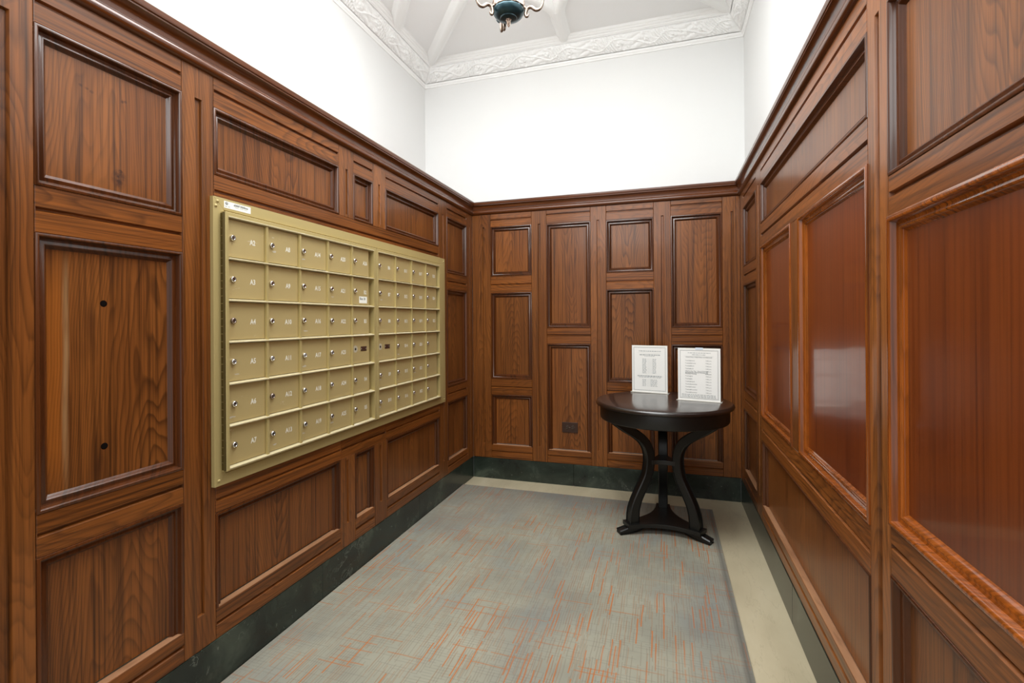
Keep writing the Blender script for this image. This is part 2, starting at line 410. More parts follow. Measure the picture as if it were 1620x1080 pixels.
SUNK = [(0, -.001), (.001, .0015), (.004, .003), (.0075, .0025), (.0095, .0), (.0105, -.006), (.0125, -.0115), (.0165, -.0135),
        (.0205, -.0125), (.0225, -.0110), (.0255, -.0108), (.0275, -.0125), (.0295, -.017), (.0335, -.0205), (.0355, -.0235)]
BOLE = [(-.002, -.001), (-.002, .003), (.0005, .0052), (.005, .0062), (.009, .0050), (.0115, .0015), (.0125, -.004), (.0145, -.0085), (.0185, -.0105),
        (.0225, -.0100), (.0255, -.0090), (.0285, -.0105), (.031, -.015), (.035, -.0185), (.038, -.0215)]
def panel(side, a0, a1, z0, z1, mat=None, kind='sunk', mould_mat=None, sill=False):
    P = PT[side]; prof = BOLE if kind == 'bole' else SUNK
    hp = -.020 if kind == 'bole' else -.022
    mat = mat or M_PANEL; mould_mat = mould_mat or M_MOULD
    i = .012
    pn = MB().add([P(a0+i, z0+i*.6, hp-.006), P(a1-i, z0+i*.6, hp-.006), P(a1-i, z1-i, hp-.006), P(a0+i, z1-i, hp-.006),
                   P(a0+i, z0+i*.6, hp), P(a1-i, z0+i*.6, hp), P(a1-i, z1-i, hp), P(a0+i, z1-i, hp)],
                  [(0, 3, 2, 1), (4, 5, 6, 7), (0, 1, 5, 4), (1, 2, 6, 5), (2, 3, 7, 6), (3, 0, 4, 7)])
    po = pn.build('panel', mat, WALL[side], centre=True)
    rows = []; low = 0
    for s, h in prof:
        if sill:                                    # bottom is a plain ledge, its pale colour part dust, part painted light
            hh = min(h, 0, low); low = hh; h2 = h
            b = -hh*.10 if sill is True else -hh*sill
            rows.append([P(a0+s, z0+b, h2 if False else hh), P(a1-s, z0+b, hh), P(a1-s, z1-s, h), P(a0+s, z1-s, h),
                         P(a0+s, z0+b, h)])
        else:
            rows.append([P(a0+s, z0+s, h), P(a1-s, z0+s, h), P(a1-s, z1-s, h), P(a0+s, z1-s, h)])
    mb = MB()
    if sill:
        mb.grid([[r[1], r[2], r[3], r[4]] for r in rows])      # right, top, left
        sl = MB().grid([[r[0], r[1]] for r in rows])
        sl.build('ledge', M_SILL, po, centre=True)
    else: mb.grid(rows, closed_v=True)
    mb.build('moulding', mould_mat, po, smooth=True, centre=True)
    return po

def flute(a, z0=.265, z1=1.913, wd=.018): return (a-wd/2, a+wd/2, z0, z1)
def groove(a0, a1, zc, wd=.013): return (a0+.002, a1-.002, zc-wd/2, zc+wd/2)
def rail(side, a0, a1, z0, z1, gz=None, mat=None):
    return board(side, 'rail', a0, a1, z0, z1, mat or M_RAIL, groove(a0, a1, gz) if gz else None)
def stile(side, a0, a1, z0=ZB, z1=ZR+.02, sl=None): return board(side, 'stile', a0, a1, z0, z1, M_STILE, sl)
TOPR = (ZR+.02)

def column3(side, a0, a1, mid_mat=None, mid_kind='sunk', mm=None, z=(.247, .645, .748, 1.416, 1.527, 1.912), low=.205, worn=False, top_mat=None):
    """three panels above one another: low, tall, square, with fluted rails between"""
    b0, b1, m0, m1, t0, t1 = z
    rail(side, a0, a1, ZB, b0, low); panel(side, a0, a1, b0, b1, sill=True)
    rail(side, a0, a1, b1, m0, .698); panel(side, a0, a1, m0, m1, mid_mat, mid_kind, mm)
    rail(side, a0, a1, m1, t0, 1.471); panel(side, a0, a1, t0, t1, top_mat)
    rail(side, a0, a1, t1, TOPR, 1.964)
def column2(side, a0, a1, sp=(.25, 1.028, 1.143, 1.906)):
    b0, b1, t0, t1 = sp
    rail(side, a0, a1, ZB, b0, .207); panel(side, a0, a1, b0, b1, sill=True)
    rail(side, a0, a1, b1, t0, 1.092); panel(side, a0, a1, t0, t1)
    rail(side, a0, a1, t1, TOPR, 1.975)

# left wall
Lw = 'left'
stile(Lw, Y0, -.10); column3(Lw, -.10, .155)
stile(Lw, .155, .265, sl=flute(.21)); column3(Lw, .265, .640)
stile(Lw, .640, .757, sl=flute(.700, wd=.026)); column3(Lw, .757, 1.126, mid_mat=M_WORN, top_mat=M_BLOT)
stile(Lw, 1.126, 1.236, sl=flute(1.182, wd=.026))
a_, b_, c_2, d_ = 1.236, 1.883, 1.992, 2.155; e_, f_ = 2.270, 2.907
for q0, q1 in ((a_, b_), (c_2, d_), (e_, f_)):
    panel(Lw, q0, q1, 1.687, 1.909); rail(Lw, q0, q1, 1.909, TOPR, 1.964)
    panel(Lw, q0, q1, .258, .570, sill=True); rail(Lw, q0, q1, ZB, .258, .206)
stile(Lw, b_, c_2, 1.687, TOPR, flute(1.941, 1.70, 1.912)); stile(Lw, d_, e_, 1.687, TOPR, flute(2.213, 1.70, 1.912))
stile(Lw, b_, c_2, ZB, .570, flute(1.935, .262, .556)); stile(Lw, d_, e_, ZB, .570, flute(2.213, .262, .556))
rail(Lw, a_, f_, 1.600, 1.687, 1.634)
rail(Lw, a_, 1.888, .570, .672, .612); rail(Lw, 1.888, 2.262, .570, .672, .612); rail(Lw, 2.262, f_, .570, .672, .612)
stile(Lw, f_, 3.033, sl=flute(2.972, wd=.02)); column3(Lw, 3.033, 3.383); stile(Lw, 3.383, YB, sl=flute(3.437, wd=.014))
# back wall
Bk = 'back'
stile(Bk, XL, -1.265, sl=flute(-1.323, .265, 1.913, .014)); column3(Bk, -1.265, -.942, z=(.258, .640, .758, 1.411, 1.536, 1.912), low=.208)
stile(Bk, -.942, -.828, sl=flute(-.883)); column2(Bk, -.828, -.505)
stile(Bk, -.505, -.394, sl=flute(-.451)); column3(Bk, -.394, -.071, z=(.258, .640, .756, 1.415, 1.533, 1.903), low=.208)
stile(Bk, -.071, .042, sl=flute(-.012)); column2(Bk, .042, .365)
stile(Bk, .365, XR, sl=flute(.426, .262, 1.91, .014))
# right wall
Rw = 'right'
stile(Rw, 3.360, YB, sl=flute(3.425, wd=.014)); column3(Rw, 2.912, 3.360, z=(.258, .640, .752, 1.415, 1.527, 1.899))
stile(Rw, 2.773, 2.912, sl=flute(2.845, wd=.022))
rail(Rw, 1.389, 2.773, ZB, .245, .205); panel(Rw, 1.389, 2.773, .245, .576, sill=True)
rail(Rw, 1.389, 2.773, .576, .700, .631)
panel(Rw, 2.148, 2.773, .700, 1.573, M_RED, 'bole', M_REDMOULD); stile(Rw, 2.034, 2.148, .700, 1.573); panel(Rw, 1.389, 2.034, .700, 1.573, M_RED, 'bole', M_REDMOULD)
rail(Rw, 1.389, 2.773, 1.573, 1.688, 1.630); panel(Rw, 1.389, 2.773, 1.688, 1.897)
rail(Rw, 1.389, 2.773, 1.897, TOPR, 1.960)
stile(Rw, 1.277, 1.389, sl=flute(1.333, .262, 1.908, .024))
column3(Rw, .520, 1.277, M_RED, 'bole', M_REDMOULD, z=(.25, .634, .744, 1.422, 1.513, 1.902))
stile(Rw, .405, .520, sl=flute(.462)); column3(Rw, -.15, .405); stile(Rw, Y0, -.15)

# ------------------------------------------------------------------ marble skirting, slab by slab
def skirting(side, cuts):
    P = PT[side]
    back = MB().box(*[tuple(f(u, v) for u, v in zip(P(cuts[0], 0, -.03), P(cuts[-1], ZB, -.012))) for f in (min, max)])
    par = struct(back.build('baseboard_'+side, M_BASE))
    for a0, a1 in zip(cuts[:-1], cuts[1:]):
        p, q = P(a0+.0008, 0, -.012), P(a1-.0008, ZB-.001, .003)
        MB().box([min(u, v) for u, v in zip(p, q)], [max(u, v) for u, v in zip(p, q)]).build('marble_slab', M_BASE, par, bevel=.0012, centre=True)
skirting('left', [Y0, .55, 1.752, 2.62, YB-.004]); skirting('back', [XL+.004, -.635, XR-.004]); skirting('right', [Y0, .9, 2.15, YB-.004])

# ------------------------------------------------------------------ oak cornice on top of the panelling
CORN = [(-.004, 2.008), (.008, 2.010), (.0145, 2.016), (.0165, 2.026), (.0155, 2.034), (.0115, 2.040), (.0090, 2.042), (.0095, 2.052),
        (.0125, 2.063), (.0185, 2.071), (.0265, 2.0755), (.0285, 2.0765), (.0285, 2.0815), (.0315, 2.0825), (.0325, 2.085), (.0325, 2.1005), (.030, 2.1025)]
def cornice(n, side, depth):
    rows = []
    for h, z in CORN+[(-depth, 2.1025)]:
        P = PT[side]
        if side == 'left': rows.append([P(Y0, z, h), P(YB-h, z, h)])
        elif side == 'right': rows.append([P(Y0, z, h), P(YB-h, z, h)])
        else: rows.append([P(XL+h, z, h), P(XR-h, z, h)])
    return struct(MB().grid(rows).build('trim_%d' % n, M_CORN, smooth=True, centre=True))
trim_left = cornice(1, 'left', .411)
MB().box((XL-.02, Y0, 2.1025), (XL+.027, YB-.03, 2.1065)).build('top_strip', simple('grey_filler', srgb(176, 172, 160), .8), trim_left, centre=True)
cornice(2, 'back', .03); cornice(3, 'right', .0354)

# ------------------------------------------------------------------ plaster crown with a scrolled frieze
def relief(s, t):
    """height of the acanthus scroll; s metres along the wall, t 0..1 across the frieze"""
    per = .37; ph = s/per*2*np.pi
    mid = .5+.24*np.sin(ph)+.06*np.sin(2*ph+.6)
    slope = .30*np.cos(ph)*2*np.pi/per*.12
    dist = np.abs(t-mid)/np.sqrt(1+slope**2)
    h = .72*np.exp(-(dist/.05)**2)
    for k in (0, 1):                                    # a spiral with lobed leaves in each hollow
        sc = (np.floor(s/per-(.25 if k == 0 else .75)+.5)+(.25 if k == 0 else .75))*per
        dx = (s-sc)/.12; dy = t-(.40 if k == 0 else .60)
        r = np.sqrt(dx**2+dy**2)+1e-6; th = np.arctan2(dy, dx)*(1 if k == 0 else -1)
        sp = np.cos(th-14*r)*.5+.5
        lob = .5+.5*np.cos(7*th+9*r)
        env = np.exp(-(r/.48)**4)
        h = np.maximum(h, env*(.34+.72*sp**2*(.35+.65*lob)))
        h = np.maximum(h, np.exp(-(r/.085)**2)*1.05)
    fr = np.abs(np.sin(ph*4.0+6*np.sin(ph)+t*9))*.55*np.exp(-((t-.5)/.55)**4)
    h = np.maximum(h, fr)
    h = h+.12*np.sin(s*173+t*31)*np.sin(s*61-t*47)
    edge = np.clip(t/.05, 0, 1)*np.clip((1-t)/.05, 0, 1)
    return np.clip(h, 0, 1.15)*edge
PROF_A = [(0, 3.059), (.006, 3.060), (.0085, 3.064), (.0085, 3.069), (.011, 3.071), (.0155, 3.077), (.017, 3.084), (.0165, 3.088)]
PROF_C = [(.096, 3.172), (.099, 3.176), (.104, 3.177), (.108, 3.181), (.109, 3.186), (.113, 3.187), (.119, 3.192), (.1225, 3.199), (.127, 3.2005),
          (.130, 3.206), (.131, ZCEIL+.002)]
def crown(n, side):
    def P(k, d, z):         # k: 0..1 along the mitred run
        if side == 'back': return (WL+d+(WR-WL-2*d)*k, WB-d, z)
        y0, y1 = Y0, WB-d
        y = y0+(y1-y0)*k
        return (WL+d, y, z) if side == 'left' else (WR-d, y, z)
    mb = MB()
    for pr in (PROF_A, PROF_C): mb.grid([[P(0, d, z), P(1, d, z)] for d, z in pr])
    length = (WR-WL) if side == 'back' else (WB-Y0)
    nx, ny = int(length/.0065), 30
    K = np.linspace(0, 1, nx); T = np.linspace(0, 1, ny)
    (d0, z0), (d1, z1) = PROF_A[-1], PROF_C[0]
    KK, TT = np.meshgrid(K, T, indexing='ij')
    dd = d0+(d1-d0)*TT; zz = z0+(z1-z0)*TT
    bulge = .006*np.sin(np.pi*TT); nl = math.hypot(d1-d0, z1-z0); nd, nz_ = (z1-z0)/nl, -(d1-d0)/nl
    H = relief((1-KK)*length+.1 if side != 'back' else KK*length, TT)*.017-.005
    H = (H+bulge)*np.clip(np.minimum(KK, 1-KK)*length/.02, 0, 1)
    dd = dd+nd*H; zz = zz+nz_*H
    mb.grid([[P(K[i], dd[i, j], zz[i, j]) for j in range(ny)] for i in range(nx)])
    return struct(mb.build('trim_%d' % n, M_PLAST, smooth=True))
crown(4, 'left'); crown(5, 'back'); crown(6, 'right')

def rib(pts, w_top=None, dz=1.0):
    """plaster rib hanging below the ceiling: keel section swept along plan points"""
    wt = w_top or [.052]*len(pts); rows = []
    P = [Vector((p[0], p[1], 0)) for p in pts]
    for i, p in enumerate(P):
        t = (P[min(i+1, len(P)-1)]-P[max(i-1, 0)]).normalized(); n = Vector((-t.y, t.x, 0)); w_ = wt[i]
        sec = [(-1, .004), (-.92, -.004), (-.62, -.022), (-.5, -.034), (-.3, -.041), (.3, -.041), (.5, -.034), (.62, -.022), (.92, -.004), (1, .004)]
        rows.append([(p.x+n.x*w_*a, p.y+n.y*w_*a, ZCEIL+z*dz) for a, z in sec])
    mb = MB().grid(rows); m = len(rows[0])
    mb.f.append(tuple(range(m))); mb.f.append(tuple((len(rows)-1)*m+k for k in range(m)))
    return mb.build('ceiling_rib', M_PLAST, ceiling, smooth=True)
def bez(a, b, c, n=10):
    return [((1-t)**2*a[0]+2*t*(1-t)*b[0]+t*t*c[0], (1-t)**2*a[1]+2*t*(1-t)*b[1]+t*t*c[1]) for t in [k/n for k in range(n+1)]]
YF = 2*CY-WB
for X_, Y_ in ((WL+.10, WB-.10), (WR-.10, WB-.10), (WL+.10, YF+.10), (WR-.10, YF+.10)): rib([(X_, Y_), (CX, CY)])
for sy in (1, -1):
    yw = WB-.10 if sy == 1 else YF+.10
    rib([(-.672, yw), (-.664, yw-.20*sy), (-.66, yw-.34*sy)])
    rib([(-.667, yw-.14*sy)]+bez((-.664, yw-.22*sy), (-.67, yw-.50*sy), (-1.02, yw-.70*sy)), dz=.985)
    rib([(-.669, yw-.15*sy)]+bez((-.668, yw-.22*sy), (-.65, yw-.50*sy), (-.30, yw-.70*sy)), dz=.97)
for sx in (-1, 1):
    for sy in (1, -1):
        xw = WL+.095 if sx == -1 else WR-.095
        rib([(xw, CY+sy*.72), (xw-sx*.2, CY+sy*.465), (xw-sx*.55, CY+sy*.02)])

# ------------------------------------------------------------------ carpet
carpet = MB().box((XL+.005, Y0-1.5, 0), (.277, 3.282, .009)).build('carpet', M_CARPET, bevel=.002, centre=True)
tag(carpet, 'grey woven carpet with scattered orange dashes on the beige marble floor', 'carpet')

# ------------------------------------------------------------------ mailbox bank
MBY0, MBY1, MBZ0, MBZ1 = 1.221, 2.969, .661, 1.613
bank = thing('mailbox_bank', 'gold wall bank of numbered mailboxes recessed in the left oak panelling', 'mailboxes', (XL, (MBY0+MBY1)/2, MBZ0))
FX = .014                                            # flange stands this far off the stiles
UX = .033                                            # door frames stand further out
def ring_frame(y0, y1, z0, z1, iy0, iy1, iz0, iz1, x, back, bev):
    mb = MB()
    R = lambda x, a, b, c, d: [(XL+x, a, c), (XL+x, b, c), (XL+x, b, d), (XL+x, a, d)]
    rings = [R(back, y0, y1, z0, z1), R(x-bev, y0, y1, z0, z1), R(x, y0+bev, y1-bev, z0+bev, z1-bev), R(x, iy0, iy1, iz0, iz1), R(back, iy0, iy1, iz0, iz1)]
    return mb.grid(rings, closed_v=True)
UY0, UY1, UZ0, UZ1 = 1.250, 2.905, .706, 1.567
# flange in four mitred pieces
iy0, iy1, iz0, iz1 = 1.262, 2.900, .698, 1.574
for (p0, p1, q1, q0) in (((MBY0, MBZ0), (MBY1, MBZ0), (iy1, iz0), (iy0, iz0)), ((MBY1, MBZ0), (MBY1, MBZ1), (iy1, iz1), (iy1, iz0)),
                         ((MBY1, MBZ1), (MBY0, MBZ1), (iy0, iz1), (iy1, iz1)), ((MBY0, MBZ1), (MBY0, MBZ0), (iy0, iz0), (iy0, iz1))):
    pts = [p0, p1, q1, q0]
    mb = MB().add([(XL-.01, a, b) for a, b in pts]+[(XL+FX, a, b) for a, b in pts],
                  [(3, 2, 1, 0), (4, 5, 6, 7), (0, 1, 5, 4), (1, 2, 6, 5), (2, 3, 7, 6), (3, 0, 4, 7)])
    mb.build('flange', M_BRASS, bank, bevel=.0012, centre=True)
for yy, zz in ((MBY0+.016, MBZ1-.014), (MBY0+.010, MBZ1-.030), (MBY0+.016, MBZ0+.018), (MBY1-.02, MBZ0+.02), (MBY1-.02, MBZ1-.02)):
    mb = MB().lathe([(0, .004), (.003, .0036), (.005, .002), (.0055, 0)], 10)
    mb.v = [(XL+FX+z, yy+x, zz+y) for x, y, z in mb.v]
    mb.build('screw', M_BRASS, bank, smooth=True, centre=True)
MB().box((XL-.02, MBY0+.03, MBZ0+.03), (XL+.002, MBY1-.03, MBZ1-.03)).build('back_plate', M_BRASS, bank, centre=True)

ROWZ = [1.553-.1397*k for k in range(7)]
cols_l = [1.262+.1695*k for k in range(6)]; cols_r = [2.150+.1745*k for k in range(5)]
def unit(cols, y0, y1):
    o = ring_frame(y0, y1, UZ0, UZ1, cols[0], cols[-1], ROWZ[-1]-.002, ROWZ[0]+.002, UX, 0, .0015).build('door_frame', M_BRASS, bank, centre=True)
    for c in cols[1:-1]:
        MB().box((XL+.012, c-.0065, ROWZ[-1]), (XL+UX-.002, c+.0035, ROWZ[0])).build('divider', M_BRASS, bank, bevel=.001, centre=True)
    for z in ROWZ:
        for c0, c1 in zip(cols[:-1], cols[1:]):
            y_, q_ = c0+(.0005 if c0 != cols[0] else 0), c1
            MB().add([(XL+.012, y_, z+.006), (XL+.012, q_, z+.006), (XL+UX+.003, q_, z+.001), (XL+UX+.003, y_, z+.001),
                      (XL+.012, y_, z-.005), (XL+.012, q_, z-.005), (XL+UX+.003, q_, z-.003), (XL+UX+.003, y_, z-.003)],
                     [(0, 1, 2, 3), (7, 6, 5, 4), (3, 2, 6, 7), (0, 3, 7, 4), (1, 5, 6, 2), (0, 4, 5, 1)]).build('ledge', M_LIP, bank, bevel=.0006, centre=True)
    return o
unit(cols_l, UY0, 2.131); unit(cols_r, 2.134, 2.886)
# continuous hinge on the near edge of the left unit
hm = MB().tube([(XL+UX-.006, UY0-.001, UZ0+.003), (XL+UX-.006, UY0-.001, UZ1-.003)], .004, 8)
hm.build('hinge_pin', M_HINGE, bank, smooth=True, centre=True)
for k in range(34):
    z = UZ0+.004+k*(UZ1-UZ0-.008)/34
    MB().box((XL+FX, UY0-.0022, z+.001), (XL+UX-.008, UY0+.001, z+(UZ1-UZ0-.008)/34-.001)).build('hinge_knuckle', M_HINGE, bank, centre=True)

NUM = [['A2', 'A3', 'A4', 'A5', 'A6', 'A7'], ['A8', 'A9', 'A10', 'A11', 'A12', 'A13'], ['A14', 'A15', 'A16', 'A17', 'A18', 'A19'],
       ['A20', 'A21', 'A22', 'A23', 'A24', 'A25'], ['A26', 'B2', 'B3', None, 'B4', 'B5'],
       ['B6', 'B7', 'B8', None, 'B9', 'B10'], ['B11', 'B12', 'B13', 'B14', 'B15', 'B16'], ['B17', 'B18', 'B19', 'B20', 'B21', 'B22'],
       ['B23', 'B24', 'B25', '', '', '']]
def lathe_x(prof, y, z, x, seg=14):
    mb = MB().lathe(prof, seg); mb.v = [(x+c, y+a, z+b) for a, b, c in mb.v]; return mb
lock_src = None; rng = random.Random(3)
DX = XL+.0215
for ci in range(9):
    cols = cols_l if ci < 5 else cols_r; k = ci if ci < 5 else ci-5
    c0, c1 = cols[k]+.0045, cols[k+1]-.0075
    if ci == 4: c1 -= .022
    if ci == 8: c1 -= .016
    for ri in range(6):
        z1, z0 = ROWZ[ri]-.006, ROWZ[ri+1]+.0065
        door = MB().box((XL+.012, c0, z0), (DX, c1, z1)).build('door', M_DOOR, bank, bevel=.0008, centre=True)
        lz = ROWZ[ri]-.0685; ly = c0+.021; nm = NUM[ci][ri]
        if nm is None:        # carrier's lock: empty keyhole in scraped paint and a small riveted plate
            lathe_x([(0, .0004), (.014, .0003), (.017, 0)], ly+.004, lz+.004, DX).build('scrape', M_SCUFF, door, centre=True)
            lathe_x([(0, .0012), (.0055, .001), (.006, 0)], ly+.004, lz+.004, DX).build('keyhole', M_BLACK, door, centre=True)
            if True:
                MB().box((DX, ly+.045, lz-.008), (DX+.0012, ly+.093, lz+.014)).build('name_plate', M_BRONZE, door, bevel=.0004, centre=True)
            for q in (.050, .088):
                lathe_x([(0, .0012), (.002, .0009), (.0026, 0)], ly+q, lz+.003, DX+.0012, 8).build('rivet', M_CHROME, door, centre=True)
            continue
        ly += rng.uniform(-.002, .002); lz += rng.uniform(-.002, .002)
        mat = M_BRONZE if (ci, ri) in ((0, 2), (1, 4)) else M_CHROME
        lk = lathe_x([(0, .0068), (.0052, .0068), (.0062, .0078), (.0080, .0078), (.0098, .0060), (.0105, .0035), (.0105, 0)], ly, lz, DX, 16).build('lock', mat, door, smooth=True, centre=True)
        an = rng.choice((0, 0, .5, 1.2)); kw = MB().box((-.0009, -.0042, 0), (.0009, .0042, .0004))
        ca, sa = math.cos(an), math.sin(an)
        kw.v = [(DX+.0069+z, ly+x*ca-y*sa, lz+x*sa+y*ca) for x, y, z in kw.v]
        kw2 = kw.build('keyway', M_BLACK, door, centre=True)
        if nm:
            v, f = text_mesh(nm, .025, 'CENTER', .0007)
            yc = c0+(.105 if ci < 5 else .112)
            t = MB().add([(DX+.0004, yc+x*.82, lz-.005+y) for x, y, z in v], f)
            # each label is a hair uneven, as hand-filled engraving is
            t.build('number', M_WHITEPAINT, door, centre=True)
        if rng.random() < .55:       # flaked paint near the lock
            qy, qz = ly+rng.uniform(-.012, .02), lz-.03+rng.uniform(-.02, .01)
            pts = [(qy+rng.uniform(.006, .016)*math.cos(a), qz+rng.uniform(.001, .005)*math.sin(a)) for a in [i*2*math.pi/9 for i in range(9)]]
            MB().add([(DX+.0003, y, z) for y, z in pts], [tuple(range(9))]).build('paint_chip', M_SCUFF, door, centre=True)
# sticker on the flange with an emblem and lines of small print
st = MB().box((XL+FX, 1.262, 1.583), (XL+FX+.0006, 1.371, 1.606)).build('sticker', M_STICK, bank, centre=True)
ink = MB(); xi = XL+FX+.0008
for a0, a1, zz, hh in ((1.304, 1.349, 1.6015, .0016), (1.300, 1.324, 1.5975, .0042), (1.327, 1.360, 1.5975, .0042), (1.304, 1.322, 1.5915, .0012), (1.326, 1.342, 1.5915, .0012),
                       (1.344, 1.357, 1.5915, .0012), (1.265, 1.274, 1.5885, .0016), (1.277, 1.286, 1.5885, .0014)):
    n = max(2, int((a1-a0)/.0034))
    for q in range(n):
        w0 = a0+(a1-a0)*q/n; ink.box((xi-.0001, w0, zz-hh/2), (xi, w0+(a1-a0)/n*.78, zz+hh/2))
em = []
for k in range(14):
    a = k/14*2*math.pi
    em.append((1.272+.0056*math.cos(a), 1.5985+.0052*math.sin(a)))
ink.grid([[(xi, y, z) for y, z in em], [(xi, 1.272+(y-1.272)*.62+.0008, 1.5985+(z-1.5985)*.6+.0006) for y, z in em]], closed_v=True)
ink.add([(xi, 1.268, 1.598), (xi, 1.275, 1.6005), (xi, 1.2765, 1.599), (xi, 1.270, 1.5965)], [(0, 1, 2, 3)])
ink.build('sticker_print', M_INK, st, centre=True)
# paper label on box B2
lb = MB().box((DX, 2.001, 1.288), (DX+.0006, 2.064, 1.320)).build('paper_label', M_STICK, bank, centre=True)
v, f = text_mesh('Box 18', .0165, 'LEFT', .0004)
MB().add([(DX+.0008, 2.006+x*.92, 1.3085+y) for x, y, z in v], f).build('label_print', M_INK, lb, centre=True)

# ------------------------------------------------------------------ holes bored in the worn panel
for zz in (1.252, .870):
    yc = .918
    hx = XL-.022
    lathe_x([(0, .0006), (.006, .0006), (.0085, .0003), (.009, 0)], yc, zz, hx, 14).build('bored_hole', M_HOLE, wall_left, centre=True)

# ------------------------------------------------------------------ power outlet low on the back wall
ox, oz, oy = -.6645, .418, YB+.022
out = thing('power_outlet', 'dark brown double power outlet set sideways in the back panelling', 'outlet', (ox, oy, oz-.037))
MB().box((ox-.058, oy-.006, oz-.037), (ox+.058, oy, oz+.037)).build('cover_plate', M_PLATE, out, bevel=.002, centre=True)
for sx in (-1, 1):
    mb = MB().lathe([(0, .0028), (.0145, .0028), (.016, .0016), (.016, 0)], 20)
    cx = ox+sx*.0205
    mb.v = [(cx+a, oy-.006-c, oz+b*.92) for a, b, c in mb.v]
    rc = mb.build('receptacle', M_PLATE, out, smooth=True, centre=True)
    for dz, wd in ((.006, .0045), (-.006, .0055)):
        MB().box((cx-wd-.002, oy-.0094, oz+dz-.0011), (cx+wd-.002, oy-.0087, oz+dz+.0011)).build('contact_slot', M_SLOT, rc, centre=True)
    MB().box((cx+.008, oy-.0094, oz-.002), (cx+.012, oy-.0087, oz+.002)).build('contact_slot', M_SLOT, rc, centre=True)
mb = MB().lathe([(0, .0016), (.0022, .0012), (.003, 0)], 10); mb.v = [(ox+a, oy-.006-c, oz+b) for a, b, c in mb.v]
mb.build('screw', M_BRONZE, out, smooth=True, centre=True)

# ------------------------------------------------------------------ round table
TX, TY, FZ = -.014, 2.905, .009
table = thing('pedestal_table', 'round black-brown side table on three curved legs in the far right corner', 'table', (TX, TY, FZ))
MB().lathe([(0, .712), (.345, .712), (.366, .7135), (.3745, .718), (.3765, .7245), (.3745, .731), (.369, .7375), (.362, .740), (.2, .740), (0, .740)], 96, (TX, TY, 0)).build('tabletop', M_TABLE, table, smooth=True, centre=True)
MB().lathe([(.330, .714), (.350, .714), (.3515, .70), (.3515, .65), (.3495, .6415), (.345, .638), (.325, .638), (.325, .714)], 96, (TX, TY, 0)).build('apron', M_LEG, table, smooth=True, centre=True)
MB().lathe([(0, .684), (.326, .684), (.326, .670), (0, .670)], 48, (TX, TY, 0)).build('underside', M_LEG, table, centre=True)
LEGP = [(.305, .668), (.292, .640), (.262, .616), (.225, .590), (.180, .563), (.140, .533), (.112, .500), (.096, .462), (.090, .420), (.093, .375), (.102, .330), (.121, .287),
        (.146, .240), (.168, .196), (.184, .150), (.191, .105), (.193, .040)]
def catmull(p, n=4):
    out_ = []
    for i in range(len(p)-1):
        a, b, c, d = p[max(i-1, 0)], p[i], p[i+1], p[min(i+2, len(p)-1)]
        for k in range(n):
            t = k/n
            out_.append(tuple(.5*((2*b[j])+(c[j]-a[j])*t+(2*a[j]-5*b[j]+4*c[j]-d[j])*t*t+(3*b[j]-a[j]-3*c[j]+d[j])*t**3) for j in range(len(a))))
    return out_+[p[-1]]
def bar_in_plane(path, thick, width, ang):
    """rectangular bar following (r, z) in the vertical plane at angle ang around the table axis"""
    rows = []
    for i, (r, z) in enumerate(path):
        p, q = path[max(i-1, 0)], path[min(i+1, len(path)-1)]
        t = Vector((q[0]-p[0], q[1]-p[1])).normalized(); n = Vector((-t.y, t.x))
        th = thick[i] if isinstance(thick, list) else thick
        sec = []
        b = .005
        for a, c in ((-1, -1), (1, -1), (1, 1), (-1, 1)):
            A, W_ = th/2*a, width/2*c
            sec += [(A-b*a, W_), (A, W_-b*c)] if (a*c) > 0 else [(A, W_-b*c), (A-b*a, W_)]
        row = []
        for A, W_ in sec:
            rr, zz = r+n.x*A, z+n.y*A
            row.append((TX+rr*math.cos(ang)-W_*math.sin(ang), TY+rr*math.sin(ang)+W_*math.cos(ang), zz))
        rows.append(row)
    mb = MB().grid(rows, closed_v=True); m = 8
    mb.f.append(tuple(range(m))); mb.f.append(tuple((len(rows)-1)*m+k for k in range(m)))
    return mb
ANG = [math.radians(a) for a in (-29, 91, 211)]
lp = catmull(LEGP, 3)
th = [.050+.010*max(0, min(1, (.20-z)/.1)) for r, z in lp]
for an in ANG:
    leg = bar_in_plane(lp, th, .054, an).build('leg', M_LEG, table, smooth=True, centre=True)
    foot = [(.120, .042), (.150, .038), (.180, .036), (.205, .033), (.228, .0295), (.250, .0262), (.268, .0235), (.279, .0225)]
    ft = [.016, .026, .036, .038, .035, .030, .0265, .0235]
    bar_in_plane(foot, ft, .052, an).build('foot', M_LEG, leg, smooth=True, centre=True)
# concave triangular shelf and the small tie plate half way up
def tri_plate(rc, half, sag, z0, z1, n=10):
    pts = []
    for k in range(3):
        a, b = ANG[k], ANG[(k+1) % 3]
        ca = Vector((math.cos(a), math.sin(a))); ta = Vector((-ca.y, ca.x)); cb = Vector((math.cos(b), math.sin(b))); tb = Vector((-cb.y, cb.x))
        s, e = ca*rc+ta*half, cb*rc-tb*half; m = (s+e)/2
        ctrl = m-m.normalized()*sag*2
        pts.append(ca*rc-ta*half)
        for q in range(n+1):
            t = q/n; pts.append(s*(1-t)**2+ctrl*2*t*(1-t)+e*t*t)
        pts.pop()
    mb = MB(); N = len(pts)
    mb.add([(TX+p.x, TY+p.y, z0) for p in pts]+[(TX+p.x, TY+p.y, z1) for p in pts],
           [tuple(reversed(range(N))), tuple(range(N, 2*N))]+[(i, (i+1) % N, N+(i+1) % N, N+i) for i in range(N)])
    return mb
tri_plate(.234, .040, .055, .046, .068).build('shelf', M_LEG, table, bevel=.002, centre=True)
tri_plate(.085, .024, .012, .386, .410).build('tie_plate', M_LEG, table, bevel=.002, centre=True)

